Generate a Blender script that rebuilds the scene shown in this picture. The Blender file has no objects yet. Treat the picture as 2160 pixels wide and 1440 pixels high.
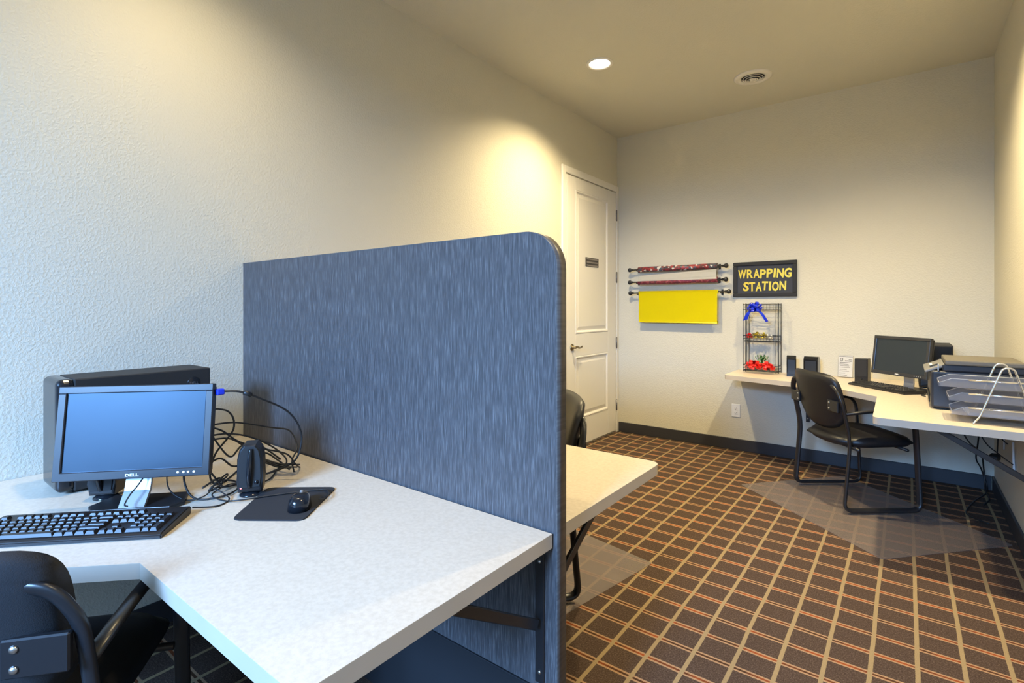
import bpy, bmesh, math, random
from mathutils import Vector, Matrix, Euler
R = math.radians
scene = bpy.context.scene
col = scene.collection
random.seed(7)

# ------------------------------------------------------------------ camera
YAW = 0.6542
cam_d = bpy.data.cameras.new('camera'); cam = bpy.data.objects.new('camera', cam_d); col.objects.link(cam)
cam_d.sensor_width = 36.0; cam_d.lens = 1085.28 / 2160 * 36; cam_d.shift_y = -71.0 / 2160
cam_d.clip_start = 0.02
cam.location = (2.3676, 0, 1.268); cam.rotation_euler = (math.pi / 2, 0, YAW)
scene.camera = cam

# ------------------------------------------------------------------ world, daylight, exposure
w = bpy.data.worlds.new('world'); scene.world = w; w.use_nodes = True
_nt = w.node_tree; _bg = _nt.nodes['Background']
_tc = _nt.nodes.new('ShaderNodeTexCoord'); _sp = _nt.nodes.new('ShaderNodeSeparateXYZ'); _rp = _nt.nodes.new('ShaderNodeValToRGB')
_nt.links.new(_tc.outputs['Generated'], _sp.inputs[0]); _nt.links.new(_sp.outputs['Z'], _rp.inputs[0]); _nt.links.new(_rp.outputs[0], _bg.inputs[0])
_rp.color_ramp.elements[0].position = 0.0; _rp.color_ramp.elements[0].color = (0.11, 0.14, 0.20, 1)       # ground outside
_rp.color_ramp.elements[1].position = 0.03; _rp.color_ramp.elements[1].color = (0.27, 0.54, 1.0, 1)      # blue sky
_bg.inputs[1].default_value = 14.0

W, YB, H = 2.85, 4.867, 3.014          # room width, back wall, ceiling
YR = -2.2                               # rear wall (behind the camera)
OP = (0.75, 2.35, 0.80, 2.70)           # glazed opening in the rear wall: x0 x1 z0 z1

ld = bpy.data.lights.new('window_daylight', 'AREA'); ld.shape = 'RECTANGLE'; ld.size = 1.5; ld.size_y = 1.5
ld.energy = 1080; ld.color = (0.26, 0.52, 1.0)                        # blue sky seen through the rear window
lo = bpy.data.objects.new('window_daylight', ld); col.objects.link(lo)
lo.location = (2.1, -4.6, 3.35)
lo.rotation_euler = (Vector((1.2, 0.8, 0.7)) - lo.location).to_track_quat('-Z', 'Y').to_euler()
pd = bpy.data.lights.new('window_portal', 'AREA'); pd.shape = 'RECTANGLE'; pd.size = OP[1] - OP[0]; pd.size_y = OP[3] - OP[2]
pd.cycles.is_portal = True
po = bpy.data.objects.new('window_portal', pd); col.objects.link(po)
po.location = ((OP[0] + OP[1]) / 2, YR - 0.1, (OP[2] + OP[3]) / 2); po.rotation_euler = (math.pi / 2, 0, 0)

DOWN = [(0.626, 3.301), (2.22, 3.30), (0.626, 0.75), (2.22, 0.75)]
DOWN_E = [270, 310, 80, 65]

vs = scene.view_settings
vs.view_transform = 'Standard'; vs.look = 'None'; vs.exposure = 0.12; vs.gamma = 1.0; vs.use_curve_mapping = False

# ------------------------------------------------------------------ material helpers
def mat(name, color, rough=0.5, metal=0.0, spec=0.5, coat=0.0):
    m = bpy.data.materials.new(name); m.use_nodes = True
    b = m.node_tree.nodes['Principled BSDF']
    b.inputs['Base Color'].default_value = (*color, 1); b.inputs['Roughness'].default_value = rough
    b.inputs['Metallic'].default_value = metal; b.inputs['Specular IOR Level'].default_value = spec
    b.inputs['Coat Weight'].default_value = coat
    return m
def N(m, t, **kw):
    n = m.node_tree.nodes.new(t)
    for k, v in kw.items(): setattr(n, k, v)
    return n
def L(m, a, b): m.node_tree.links.new(a, b)
def bsdf(m): return m.node_tree.nodes['Principled BSDF']
def coords(m, scale=(1, 1, 1)):
    tc = N(m, 'ShaderNodeTexCoord'); mp = N(m, 'ShaderNodeMapping'); mp.inputs['Scale'].default_value = scale
    L(m, tc.outputs['Object'], mp.inputs['Vector']); return mp.outputs['Vector']
def noise(m, vec, scale, detail=3, rough=0.5):
    n = N(m, 'ShaderNodeTexNoise'); n.inputs['Scale'].default_value = scale; n.inputs['Detail'].default_value = detail
    n.inputs['Roughness'].default_value = rough; L(m, vec, n.inputs['Vector']); return n.outputs['Fac']
def ramp(m, fac, stops):
    r = N(m, 'ShaderNodeValToRGB'); e = r.color_ramp.elements
    while len(e) < len(stops): e.new(0.5)
    for i, (p, c) in enumerate(stops): e[i].position = p; e[i].color = (*c, 1)
    L(m, fac, r.inputs['Fac']); return r.outputs['Color']
def bump(m, h, strength, dist):
    b = N(m, 'ShaderNodeBump'); b.inputs['Strength'].default_value = strength; b.inputs['Distance'].default_value = dist
    L(m, h, b.inputs['Height']); L(m, b.outputs['Normal'], bsdf(m).inputs['Normal'])
def math_(m, op, a, b=None, c=None):
    n = N(m, 'ShaderNodeMath', operation=op)
    for i, v in enumerate((a, b, c)):
        if v is None: continue
        if isinstance(v, (int, float)): n.inputs[i].default_value = v
        else: L(m, v, n.inputs[i])
    return n.outputs[0]
def mixc(m, fac, a, b):
    n = N(m, 'ShaderNodeMix', data_type='RGBA')
    if isinstance(fac, (int, float)): n.inputs[0].default_value = fac
    else: L(m, fac, n.inputs[0])
    for i, v in ((6, a), (7, b)):
        if isinstance(v, tuple): n.inputs[i].default_value = (*v, 1)
        else: L(m, v, n.inputs[i])
    return n.outputs[2]

def wall_mat(name, c, strength=0.22, rough=0.55):
    m = mat(name, c, rough, spec=0.35)
    v = coords(m)
    n1 = noise(m, v, 100, 3, 0.55); n2 = noise(m, v, 24, 2)
    h = math_(m, 'ADD', ramp_f(m, n1, 0.42, 0.66), math_(m, 'MULTIPLY', n2, 0.4))
    bump(m, h, strength, 0.005)
    return m
def ramp_f(m, f, lo_, hi_):
    n = N(m, 'ShaderNodeMapRange'); L(m, f, n.inputs[0])
    n.inputs[1].default_value = lo_; n.inputs[2].default_value = hi_; return n.outputs[0]

M = {}
M['wall'] = wall_mat('wall_paint', (0.60, 0.575, 0.485))
M['ceiling'] = wall_mat('ceiling_paint', (0.60, 0.585, 0.51), 0.15, 0.7)
M['base'] = mat('rubber_baseboard', (0.030, 0.031, 0.038), 0.45)
M['white_paint'] = mat('white_door_paint', (0.74, 0.72, 0.68), 0.35)
M['hinge'] = mat('dull_nickel', (0.25, 0.25, 0.26), 0.4, 0.9)
M['brass'] = mat('antique_nickel', (0.34, 0.28, 0.19), 0.3, 1.0)
M['plate'] = mat('bronze_name_plate', (0.045, 0.04, 0.035), 0.35, 0.3)
M['plate_line'] = mat('plate_print', (0.22, 0.20, 0.19), 0.5)
M['black'] = mat('black_plastic', (0.012, 0.012, 0.014), 0.38)
M['black_gloss'] = mat('gloss_black_plastic', (0.010, 0.011, 0.014), 0.16)
M['black_matte'] = mat('matte_black', (0.012, 0.012, 0.013), 0.65)
M['metal_black'] = mat('black_steel', (0.014, 0.014, 0.016), 0.32, 0.0, 0.6)
M['chrome'] = mat('chrome', (0.75, 0.76, 0.78), 0.18, 1.0)
M['silver'] = mat('silver_plastic', (0.42, 0.43, 0.45), 0.35, 0.6)
M['screw'] = mat('zinc_screw', (0.7, 0.7, 0.7), 0.3, 1.0)
M['white_plastic'] = mat('white_plastic', (0.78, 0.77, 0.74), 0.4)
M['bezel'] = mat('monitor_bezel', (0.02, 0.022, 0.028), 0.3, 0, 0.7)
M['slot'] = mat('slot_dark', (0.02, 0.02, 0.02), 0.6)
M['white_ink'] = mat('white_print', (0.8, 0.8, 0.8), 0.4)
M['grey_ink'] = mat('grey_print', (0.10, 0.10, 0.11), 0.4)
M['dark_ink'] = mat('dark_print', (0.06, 0.055, 0.06), 0.6)
M['cable'] = mat('black_cable', (0.010, 0.010, 0.011), 0.45)
M['cable_white'] = mat('white_cable', (0.6, 0.6, 0.6), 0.45)
M['paper'] = mat('white_paper', (0.75, 0.74, 0.72), 0.7)
M['yellow'] = mat('yellow_wrapping_paper', (0.92, 0.80, 0.006), 0.3)
M['gold'] = mat('gold_foil', (0.75, 0.55, 0.05), 0.38, 0.35)
M['blue_ribbon'] = mat('blue_ribbon', (0.01, 0.035, 0.62), 0.3)
M['red_ribbon'] = mat('red_ribbon', (0.65, 0.012, 0.008), 0.28)
M['gold_ribbon'] = mat('gold_ribbon', (0.42, 0.32, 0.03), 0.3, 0.4)
M['white_ribbon'] = mat('white_ribbon', (0.75, 0.74, 0.70), 0.35)
M['green_ribbon'] = mat('green_ribbon', (0.035, 0.16, 0.015), 0.35)
M['rack'] = mat('grey_wire', (0.035, 0.04, 0.045), 0.4, 0.5)
M['lid'] = mat('printer_lid_taupe', (0.14, 0.125, 0.098), 0.5)
M['panel_grey'] = mat('control_panel_grey', (0.20, 0.20, 0.20), 0.45)
M['printer_body'] = mat('printer_charcoal', (0.022, 0.026, 0.036), 0.28)

def leather():
    m = mat('black_leatherette', (0.011, 0.011, 0.013), 0.42)
    bump(m, noise(m, coords(m), 260, 3), 0.25, 0.001); return m
M['leather'] = leather()
def fabric():
    m = mat('black_woven_fabric', (0.016, 0.016, 0.019), 0.85)
    bump(m, noise(m, coords(m), 500, 2), 0.5, 0.001); return m
M['fabric'] = fabric()

def desk_mat():
    m = mat('maple_laminate', (0.6, 0.5, 0.38), 0.34)
    v = coords(m); a = noise(m, v, 90, 4, 0.65); b = noise(m, v, 14, 2)
    c = ramp(m, a, [(0.35, (0.565, 0.485, 0.385)), (0.62, (0.65, 0.57, 0.465))])
    L(m, mixc(m, math_(m, 'MULTIPLY', b, 0.25), c, (0.63, 0.55, 0.44)), bsdf(m).inputs['Base Color'])
    return m
M['desk'] = desk_mat()
def edge_mat():
    m = mat('laminate_edge', (0.50, 0.435, 0.36), 0.4)
    c = ramp(m, noise(m, coords(m, (3, 3, 3)), 3, 3), [(0.3, (0.48, 0.415, 0.34)), (0.7, (0.52, 0.45, 0.37))])
    L(m, c, bsdf(m).inputs['Base Color']); return m
M['desk_edge'] = edge_mat()
def partition_mat():
    m = mat('woven_grey_laminate', (0.1, 0.1, 0.12), 0.42, spec=0.4)
    a = noise(m, coords(m, (400, 1, 17)), 1.0, 3, 0.6); b = noise(m, coords(m, (150, 1, 5)), 1.0, 2)
    f = math_(m, 'ADD', math_(m, 'MULTIPLY', a, 0.75), math_(m, 'MULTIPLY', b, 0.25))
    c = ramp(m, f, [(0.33, (0.037, 0.036, 0.039)), (0.5, (0.068, 0.066, 0.070)), (0.72, (0.195, 0.19, 0.195))])
    L(m, c, bsdf(m).inputs['Base Color']); bump(m, f, 0.15, 0.001); return m
M['partition'] = partition_mat()
def partition_edge_mat():
    m = mat('partition_edge_band', (0.10, 0.09, 0.085), 0.38)
    c = ramp(m, noise(m, coords(m, (8, 8, 120)), 1.0, 3), [(0.35, (0.075, 0.068, 0.066)), (0.65, (0.125, 0.115, 0.11))])
    L(m, c, bsdf(m).inputs['Base Color']); return m
M['partition_edge'] = partition_edge_mat()
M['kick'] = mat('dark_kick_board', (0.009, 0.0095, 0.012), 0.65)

def carpet():
    m = mat('plaid_carpet', (0.05, 0.04, 0.035), 0.95, spec=0.1)
    tc = N(m, 'ShaderNodeTexCoord'); sx = N(m, 'ShaderNodeSeparateXYZ')
    wob = N(m, 'ShaderNodeTexNoise'); wob.inputs['Scale'].default_value = 2.5; wob.inputs['Detail'].default_value = 2
    L(m, tc.outputs['Object'], wob.inputs['Vector']); L(m, tc.outputs['Object'], sx.inputs[0])
    wv = math_(m, 'MULTIPLY', math_(m, 'SUBTRACT', wob.outputs['Fac'], 0.5), 0.012)
    fine = noise(m, tc.outputs['Object'], 420, 2, 0.7)
    jit = math_(m, 'MULTIPLY', math_(m, 'SUBTRACT', fine, 0.5), 0.006)
    P = 0.1305
    def dist(sock, off):
        a = math_(m, 'ADD', math_(m, 'ADD', sock, wv), jit)
        a = math_(m, 'DIVIDE', math_(m, 'SUBTRACT', a, off - P / 2), P)
        a = math_(m, 'SUBTRACT', math_(m, 'FRACT', a), 0.5)
        return math_(m, 'MULTIPLY', math_(m, 'ABSOLUTE', a), P)
    dx = dist(sx.outputs['X'], 2.398); dy = dist(sx.outputs['Y'], 2.306)
    solid = math_(m, 'LESS_THAN', dx, 0.0072)
    pair = math_(m, 'LESS_THAN', math_(m, 'ABSOLUTE', math_(m, 'SUBTRACT', dy, 0.0090)), 0.0042)
    core = math_(m, 'LESS_THAN', dy, 0.0050)
    big = noise(m, tc.outputs['Object'], 190, 3, 0.8)
    ground = ramp(m, big, [(0.32, (0.036, 0.022, 0.016)), (0.52, (0.072, 0.047, 0.035)), (0.72, (0.15, 0.11, 0.085))])
    rust = ramp(m, noise(m, tc.outputs['Object'], 9, 2), [(0.42, (0.06, 0.028, 0.014)), (0.6, (0.26, 0.06, 0.016))])
    c = mixc(m, core, ground, rust)
    c = mixc(m, pair, c, ramp(m, fine, [(0.3, (0.25, 0.145, 0.08)), (0.7, (0.43, 0.275, 0.16))]))
    c = mixc(m, solid, c, ramp(m, fine, [(0.3, (0.21, 0.148, 0.075)), (0.7, (0.36, 0.27, 0.15))]))
    L(m, c, bsdf(m).inputs['Base Color'])
    bump(m, fine, 0.6, 0.003)
    return m
M['carpet'] = carpet()

def clear(name, tint, fac, rough, base):
    m = bpy.data.materials.new(name); m.use_nodes = True; nt = m.node_tree
    b = bsdf(m); b.inputs['Base Color'].default_value = (*base, 1); b.inputs['Roughness'].default_value = rough
    t = nt.nodes.new('ShaderNodeBsdfTransparent'); t.inputs[0].default_value = (*tint, 1)
    mx = nt.nodes.new('ShaderNodeMixShader'); mx.inputs[0].default_value = fac
    L(m, t.outputs[0], mx.inputs[1]); L(m, b.outputs[0], mx.inputs[2])
    L(m, mx.outputs[0], nt.nodes['Material Output'].inputs[0]); return m
M['mat_pvc'] = clear('clear_vinyl', (0.92, 0.91, 0.91), 0.34, 0.26, (0.30, 0.25, 0.225))
M['acrylic'] = clear('smoke_acrylic', (0.86, 0.86, 0.88), 0.30, 0.12, (0.42, 0.42, 0.44))
M['acrylic_rim'] = clear('acrylic_edge', (0.9, 0.9, 0.9), 0.62, 0.15, (0.62, 0.63, 0.66))
M['acrylic_clear'] = clear('clear_acrylic', (0.95, 0.95, 0.95), 0.08, 0.08, (0.7, 0.7, 0.7))

def emis(name, color, s):
    m = bpy.data.materials.new(name); m.use_nodes = True; b = bsdf(m)
    b.inputs['Base Color'].default_value = (0.8, 0.8, 0.8, 1)
    b.inputs['Emission Color'].default_value = (*color, 1); b.inputs['Emission Strength'].default_value = s; return m
M['lamp'] = emis('lamp_lens', (1.0, 0.93, 0.74), 9)
M['led'] = emis('red_led', (1.0, 0.05, 0.03), 6)
M['led_blue'] = emis('button_led', (0.55, 0.85, 1.0), 1.2)

def screen_mat():
    m = mat('lcd_glass', (0.015, 0.018, 0.026), 0.30, spec=0.85)
    v = coords(m); a = noise(m, v, 14, 4, 0.6)
    n = N(m, 'ShaderNodeMapRange'); L(m, a, n.inputs[0]); n.inputs[3].default_value = 0.24; n.inputs[4].default_value = 0.42
    L(m, n.outputs[0], bsdf(m).inputs['Roughness']); bsdf(m).inputs['Specular Tint'].default_value = (0.55, 0.78, 1.0, 1); return m
M['screen'] = screen_mat()
def pattern_mat(name, cols, scale):
    m = mat(name, cols[0], 0.4)
    v = N(m, 'ShaderNodeTexVoronoi'); v.inputs['Scale'].default_value = scale
    L(m, coords(m), v.inputs['Vector'])
    r = N(m, 'ShaderNodeSeparateColor'); L(m, v.outputs['Color'], r.inputs[0])
    st = [(i / len(cols), c) for i, c in enumerate(cols)]
    rr = ramp(m, r.outputs[0], st); rr.node.color_ramp.interpolation = 'CONSTANT'
    L(m, rr, bsdf(m).inputs['Base Color']); return m
M['festive'] = pattern_mat('festive_print', [(0.28, 0.03, 0.04), (0.12, 0.03, 0.035), (0.7, 0.65, 0.6), (0.07, 0.055, 0.06), (0.32, 0.05, 0.05), (0.09, 0.10, 0.13)], 46)
M['maroon'] = pattern_mat('maroon_print', [(0.22, 0.025, 0.05), (0.16, 0.02, 0.035), (0.34, 0.08, 0.10), (0.12, 0.02, 0.05)], 60)

# ------------------------------------------------------------------ mesh helpers
class MB:
    def __init__(s): s.bm = bmesh.new(); s.mi = 0
    def _mark(s, faces):
        for f in faces: f.material_index = s.mi
    def box(s, x0, x1, y0, y1, z0, z1, bevel=0, seg=2, mtx=None):
        r = bmesh.ops.create_cube(s.bm, size=1)
        v = r['verts']
        for p in v: p.co = Vector(((x0 + x1) / 2 + p.co.x * (x1 - x0), (y0 + y1) / 2 + p.co.y * (y1 - y0), (z0 + z1) / 2 + p.co.z * (z1 - z0)))
        fs = list({f for p in v for f in p.link_faces})
        if bevel > 0:
            es = list({e for p in v for e in p.link_edges})
            rr = bmesh.ops.bevel(s.bm, geom=es, offset=bevel, segments=seg, affect='EDGES', profile=0.5)
            v = list({p for f in rr['faces'] for p in f.verts} | {p for f in fs if f.is_valid for p in f.verts})
            fs = list({f for p in v for f in p.link_faces})
        if mtx is not None: bmesh.ops.transform(s.bm, matrix=mtx, verts=v)
        s._mark(fs); return s
    def prism(s, pts, z0, z1, bevel=0, seg=2, mtx=None, side_mi=None):
        a = [s.bm.verts.new((x, y, z0)) for x, y in pts]; b = [s.bm.verts.new((x, y, z1)) for x, y in pts]
        n = len(pts); fs = [s.bm.faces.new(a[::-1]), s.bm.faces.new(b)]
        sides = [s.bm.faces.new((a[i], a[(i + 1) % n], b[(i + 1) % n], b[i])) for i in range(n)]
        s._mark(fs + sides)
        if side_mi is not None:
            for f in sides: f.material_index = side_mi
        v = a + b
        if bevel > 0:
            es = list({e for f in fs for e in f.edges})
            rr = bmesh.ops.bevel(s.bm, geom=es, offset=bevel, segments=seg, affect='EDGES', profile=0.5)
            v = list({p for f in rr['faces'] for p in f.verts} | {p for f in fs + sides if f.is_valid for p in f.verts})
        if mtx is not None: bmesh.ops.transform(s.bm, matrix=mtx, verts=v)
        return s
    def tube(s, pts, r, n=10, ry=None, cap=True, up=(0, 0, 1)):
        pts = [Vector(p) for p in pts]; rings = []
        prevu = None
        for i, p in enumerate(pts):
            t = (pts[min(i + 1, len(pts) - 1)] - pts[max(i - 1, 0)])
            if t.length < 1e-9: t = Vector((0, 0, 1))
            t.normalize()
            if prevu is None:
                u = Vector(up).cross(t)
                if u.length < 1e-3: u = Vector((1, 0, 0)).cross(t)
            else: u = prevu - t * prevu.dot(t)
            u.normalize(); v = t.cross(u); prevu = u
            ra = r[i] if isinstance(r, (list, tuple)) else r
            rb = ra if ry is None else ry
            rings.append([s.bm.verts.new(p + u * ra * math.cos(2 * math.pi * k / n) + v * rb * math.sin(2 * math.pi * k / n)) for k in range(n)])
        fs = []
        for a, b in zip(rings, rings[1:]):
            for k in range(n): fs.append(s.bm.faces.new((a[k], a[(k + 1) % n], b[(k + 1) % n], b[k])))
        if cap: fs += [s.bm.faces.new(rings[0][::-1]), s.bm.faces.new(rings[-1])]
        for f in fs: f.smooth = True
        s._mark(fs); return s
    def lathe(s, prof, n=32, mtx=None):
        rings = []; vs_ = []
        for r, z in prof:
            ring = [s.bm.verts.new((r * math.cos(2 * math.pi * k / n), r * math.sin(2 * math.pi * k / n), z)) for k in range(n)] if r > 1e-6 else [s.bm.verts.new((0, 0, z))]
            rings.append(ring); vs_ += ring
        fs = []
        for a, b in zip(rings, rings[1:]):
            for k in range(n):
                q = []
                for vtx in (a[k % len(a)], a[(k + 1) % len(a)], b[(k + 1) % len(b)], b[k % len(b)]):
                    if vtx not in q: q.append(vtx)
                if len(q) >= 3: fs.append(s.bm.faces.new(q))
        for f in fs: f.smooth = True
        s._mark(fs)
        if mtx is not None: bmesh.ops.transform(s.bm, matrix=mtx, verts=vs_)
        return s
    def strip(s, a, b):
        A = [s.bm.verts.new(p) for p in a]; B = [s.bm.verts.new(p) for p in b]
        fs = [s.bm.faces.new((A[i], A[i + 1], B[i + 1], B[i])) for i in range(len(A) - 1)]
        for f in fs: f.smooth = True
        s._mark(fs); return s
    def build(s, name, mats, parent=None, smooth=False, loc=None, rot=None):
        if smooth:
            for f in s.bm.faces: f.smooth = True
        bmesh.ops.recalc_face_normals(s.bm, faces=s.bm.faces)
        me = bpy.data.meshes.new(name); s.bm.to_mesh(me); s.bm.free()
        return link(name, me, mats, parent, loc, rot)
def link(name, me, mats, parent=None, loc=None, rot=None):
    o = bpy.data.objects.new(name, me); col.objects.link(o)
    if mats is not None and len(me.materials) == 0:
        for m in (mats if isinstance(mats, (list, tuple)) else [mats]): me.materials.append(M[m] if isinstance(m, str) else m)
    if parent: o.parent = parent
    if loc: o.location = loc
    if rot: o.rotation_euler = rot
    return o
def tag(o, label=None, cat=None, group=None, kind=None):
    if label: o['label'] = label
    if cat: o['category'] = cat
    if group: o['group'] = group
    if kind: o['kind'] = kind
    return o
def thing(name, loc, rz=0, label=None, cat=None, group=None, kind=None):
    o = bpy.data.objects.new(name, None); col.objects.link(o); o.location = loc; o.rotation_euler = (0, 0, rz)
    o.empty_display_size = 0.05
    return tag(o, label, cat, group, kind)
def copy_tree(o, parent=None):
    c = o.copy(); col.objects.link(c); c.parent = parent
    for ch in list(o.children): copy_tree(ch, c)
    return c
def smooth_path(pts, n=8):
    pts = [Vector(p) for p in pts]; out = []
    for i in range(len(pts) - 1):
        p0 = pts[max(i - 1, 0)]; p1 = pts[i]; p2 = pts[i + 1]; p3 = pts[min(i + 2, len(pts) - 1)]
        for k in range(n):
            t = k / n
            out.append(0.5 * ((2 * p1) + (p2 - p0) * t + (2 * p0 - 5 * p1 + 4 * p2 - p3) * t * t + (3 * p1 - p0 - 3 * p2 + p3) * t ** 3))
    out.append(pts[-1]); return out
def fillet(pts, rad, n=6):
    pts = [Vector(p) for p in pts]; out = [pts[0]]
    for i in range(1, len(pts) - 1):
        a, b, c = pts[i - 1], pts[i], pts[i + 1]
        r = rad[i] if isinstance(rad, (list, tuple)) else rad
        d1 = (a - b); d2 = (c - b); r1 = min(r, d1.length * .49, d2.length * .49)
        p = b + d1.normalized() * r1; q = b + d2.normalized() * r1
        for k in range(n + 1):
            t = k / n; out.append(p * (1 - t) ** 2 + b * 2 * t * (1 - t) + q * t * t)
    out.append(pts[-1]); return out
def text_mesh(txt, size, extrude=0.001, offset=0.0, shear=0.0):
    cu = bpy.data.curves.new('t', 'FONT'); cu.body = txt; cu.size = size; cu.extrude = extrude; cu.offset = offset
    cu.shear = shear; cu.align_x = 'CENTER'; cu.align_y = 'CENTER'; cu.resolution_u = 3
    o = bpy.data.objects.new('t', cu); col.objects.link(o)
    bpy.context.view_layer.update()
    me = bpy.data.meshes.new_from_object(o.evaluated_get(bpy.context.evaluated_depsgraph_get()))
    bpy.data.objects.remove(o); bpy.data.curves.remove(cu); return me

# ------------------------------------------------------------------ room shell
def struct(name, mb, m, parent=None):
    o = mb.build(name, m, parent)
    if parent is None: tag(o, kind='structure')
    return o
o = struct('floor', MB().box(-0.1, W + 0.1, YR - 0.12, YB + 0.1, -0.05, 0), 'carpet')
tag(o, 'brown plaid carpet with tan grid lines covering the whole floor')
struct('ceiling', MB().box(-0.1, W + 0.1, YR - 0.12, YB + 0.1, H, H + 0.08), 'ceiling')
struct('wall_left', MB().box(-0.1, 0, YR, YB, 0, H), 'wall')
struct('wall_back', MB().box(-0.1, W + 0.1, YB, YB + 0.1, 0, H), 'wall')
struct('wall_right', MB().box(W, W + 0.1, YR, YB, 0, H), 'wall')
x0, x1, z0, z1 = OP
b = MB()
b.box(-0.1, x0, YR - 0.12, YR, 0, H).box(x1, W + 0.1, YR - 0.12, YR, 0, H).box(x0, x1, YR - 0.12, YR, z1, H)
if z0 > 0: b.box(x0, x1, YR - 0.12, YR, 0, z0)
struct('wall_rear', b, 'wall')
win = thing('window_1', ((x0 + x1) / 2, YR - 0.06, z0), 0, 'white framed window opening in the rear wall', None, None, 'structure')
hw, hh = (x1 - x0) / 2, z1 - z0
for a in ((-hw, -hw + .05, 0, hh), (hw - .05, hw, 0, hh), (-hw + .05, hw - .05, 0, .05), (-hw + .05, hw - .05, hh - .05, hh), (-.02, .02, .05, hh - .05)):
    MB().box(a[0], a[1], -.03, .03, a[2], a[3]).build('window_frame', 'white_paint', win)
struct('baseboard_back', MB().box(0.022, W - 0.014, YB - 0.012, YB, 0, 0.1016, 0.003, 1), 'base')
struct('baseboard_right', MB().box(W - 0.012, W, YR + 0.02, YB, 0, 0.1016, 0.003, 1), 'base')
struct('baseboard_left', MB().box(0, 0.012, YR + 0.02, 3.76, 0, 0.1016, 0.003, 1), 'base')

# ------------------------------------------------------------------ door in the left wall
door = thing('door_1', (0, 3.85, 0), 0, 'white two panel door in the far corner of the left wall', None, None, 'structure')
# local: x out of the wall, y along wall from latch side, z up
DW, DH = 0.955, 2.437
slab = MB().box(0.001, 0.006, 0, DW, 0.022, DH).build('door_slab', 'white_paint', door)
pan = [(0.155, 0.775, 1.035, 2.325), (0.165, 0.785, 0.264, 0.83)]
for (a, c, d, e) in ((0, 0.15, 0.022, DH), (0.78, DW, 0.022, DH)):
    MB().box(0.006, 0.017, a, c, d, e, 0.002, 1).build('stile', 'white_paint', door)
for (d, e) in ((0.022, 0.264), (0.83, 1.035), (2.325, DH)):
    MB().box(0.006, 0.017, 0.15, 0.78, d, e, 0.002, 1).build('rail', 'white_paint', door)
for (a, c, d, e) in ((0.15, 0.78, 1.035, 2.325), (0.15, 0.78, 0.264, 0.83)):
    m_ = MB()
    def ring(x, ins): return [m_.bm.verts.new((x, a + ins, d + ins)), m_.bm.verts.new((x, c - ins, d + ins)), m_.bm.verts.new((x, c - ins, e - ins)), m_.bm.verts.new((x, a + ins, e - ins))]
    rs = [ring(0.0165, 0.0), ring(0.0205, 0.006), ring(0.0195, 0.014), ring(0.0075, 0.026), ring(0.0075, 0.034), ring(0.0145, 0.062)]
    for p, q in zip(rs, rs[1:]):
        for k in range(4): m_.bm.faces.new((p[k], p[(k + 1) % 4], q[(k + 1) % 4], q[k]))
    m_.bm.faces.new(rs[-1])
    m_.build('panel', 'white_paint', door)
for hz in (2.207, 1.578, 0.915, 0.28):
    hg = MB().box(0.008, 0.0225, DW - 0.004, DW + 0.020, hz - 0.052, hz + 0.052, 0.002, 1)
    hg.tube([(0.024, DW + 0.006, hz - 0.055), (0.024, DW + 0.006, hz + 0.055)], 0.006, 8)
    hg.build('hinge', 'hinge', door)
T = MB(); cw = 0.062
def casing_piece(y0_, y1_, z0_, z1_):
    return MB().box(0, 0.020, y0_, y1_, z0_, z1_, 0.006, 2).build('casing', 'white_paint', door)
casing_piece(-0.010 - cw, -0.010, 0, DH + 0.012 + cw)
casing_piece(DW + 0.012, YB - 3.85 - 0.002, 0, DH + 0.012 + cw)
casing_piece(-0.010, DW + 0.012, DH + 0.012, DH + 0.012 + cw)
hd = MB().lathe([(0, 0.006), (0.031, 0.006), (0.031, 0.010), (0.024, 0.016), (0.012, 0.018), (0.011, 0.05), (0, 0.052)], 20,
        Matrix.Translation((0.012, 0.085, 0.918)) @ Matrix.Rotation(math.pi / 2, 4, 'Y')).build('handle_rose', 'brass', door)
MB().tube(smooth_path([(0.055, 0.078, 0.918), (0.06, 0.11, 0.922), (0.058, 0.15, 0.912), (0.055, 0.185, 0.914), (0.054, 0.205, 0.922)], 5),
        [0.010] * 10 + [0.008] * 11, 8).build('lever', 'brass', hd)
np_ = MB().box(0.0145, 0.0185, 0.333, 0.581, 1.654, 1.737, 0.001, 1).build('name_plate', 'plate', door)
tag(np_, 'small dark engraved name plate')
for z_ in (1.724, 1.694, 1.665):
    MB().box(0.0185, 0.0190, 0.350, 0.565, z_ - 0.0075, z_ + 0.0055).build('plate_band', 'plate_line', np_)

# ------------------------------------------------------------------ ceiling fittings
LAB = ['white recessed ceiling downlight, the one glowing near the left wall', 'recessed ceiling downlight above the wrapping corner by the right wall',
       'recessed ceiling downlight above the nearest desk', 'recessed ceiling downlight near the camera by the right wall']
for i, (x, y) in enumerate(DOWN):
    t = thing('recessed_downlight', (x, y, H), 0, LAB[i], 'ceiling light', 'recessed downlights')
    MB().lathe([(0.096, 0), (0.096, -0.004), (0.090, -0.008), (0.080, -0.008), (0.072, -0.003), (0.072, 0)], 40).build('trim_ring', 'white_paint', t)
    MB().lathe([(0.074, -0.001), (0.055, -0.0045), (0, -0.006)], 32).build('lens', 'lamp', t)
    sp = bpy.data.lights.new('downlight_lamp', 'SPOT'); sp.energy = DOWN_E[i]; sp.color = (1.0, 0.80, 0.45)
    sp.spot_size = R(138); sp.spot_blend = 1.0; sp.shadow_soft_size = 0.05
    so = bpy.data.objects.new('downlight_lamp', sp); col.objects.link(so); so.parent = t; so.location = (0, 0, -0.03)
v = thing('ceiling_diffuser', (1.445, 4.196, H), 0, 'round white ceiling air diffuser with concentric cones', 'air vent')
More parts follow.
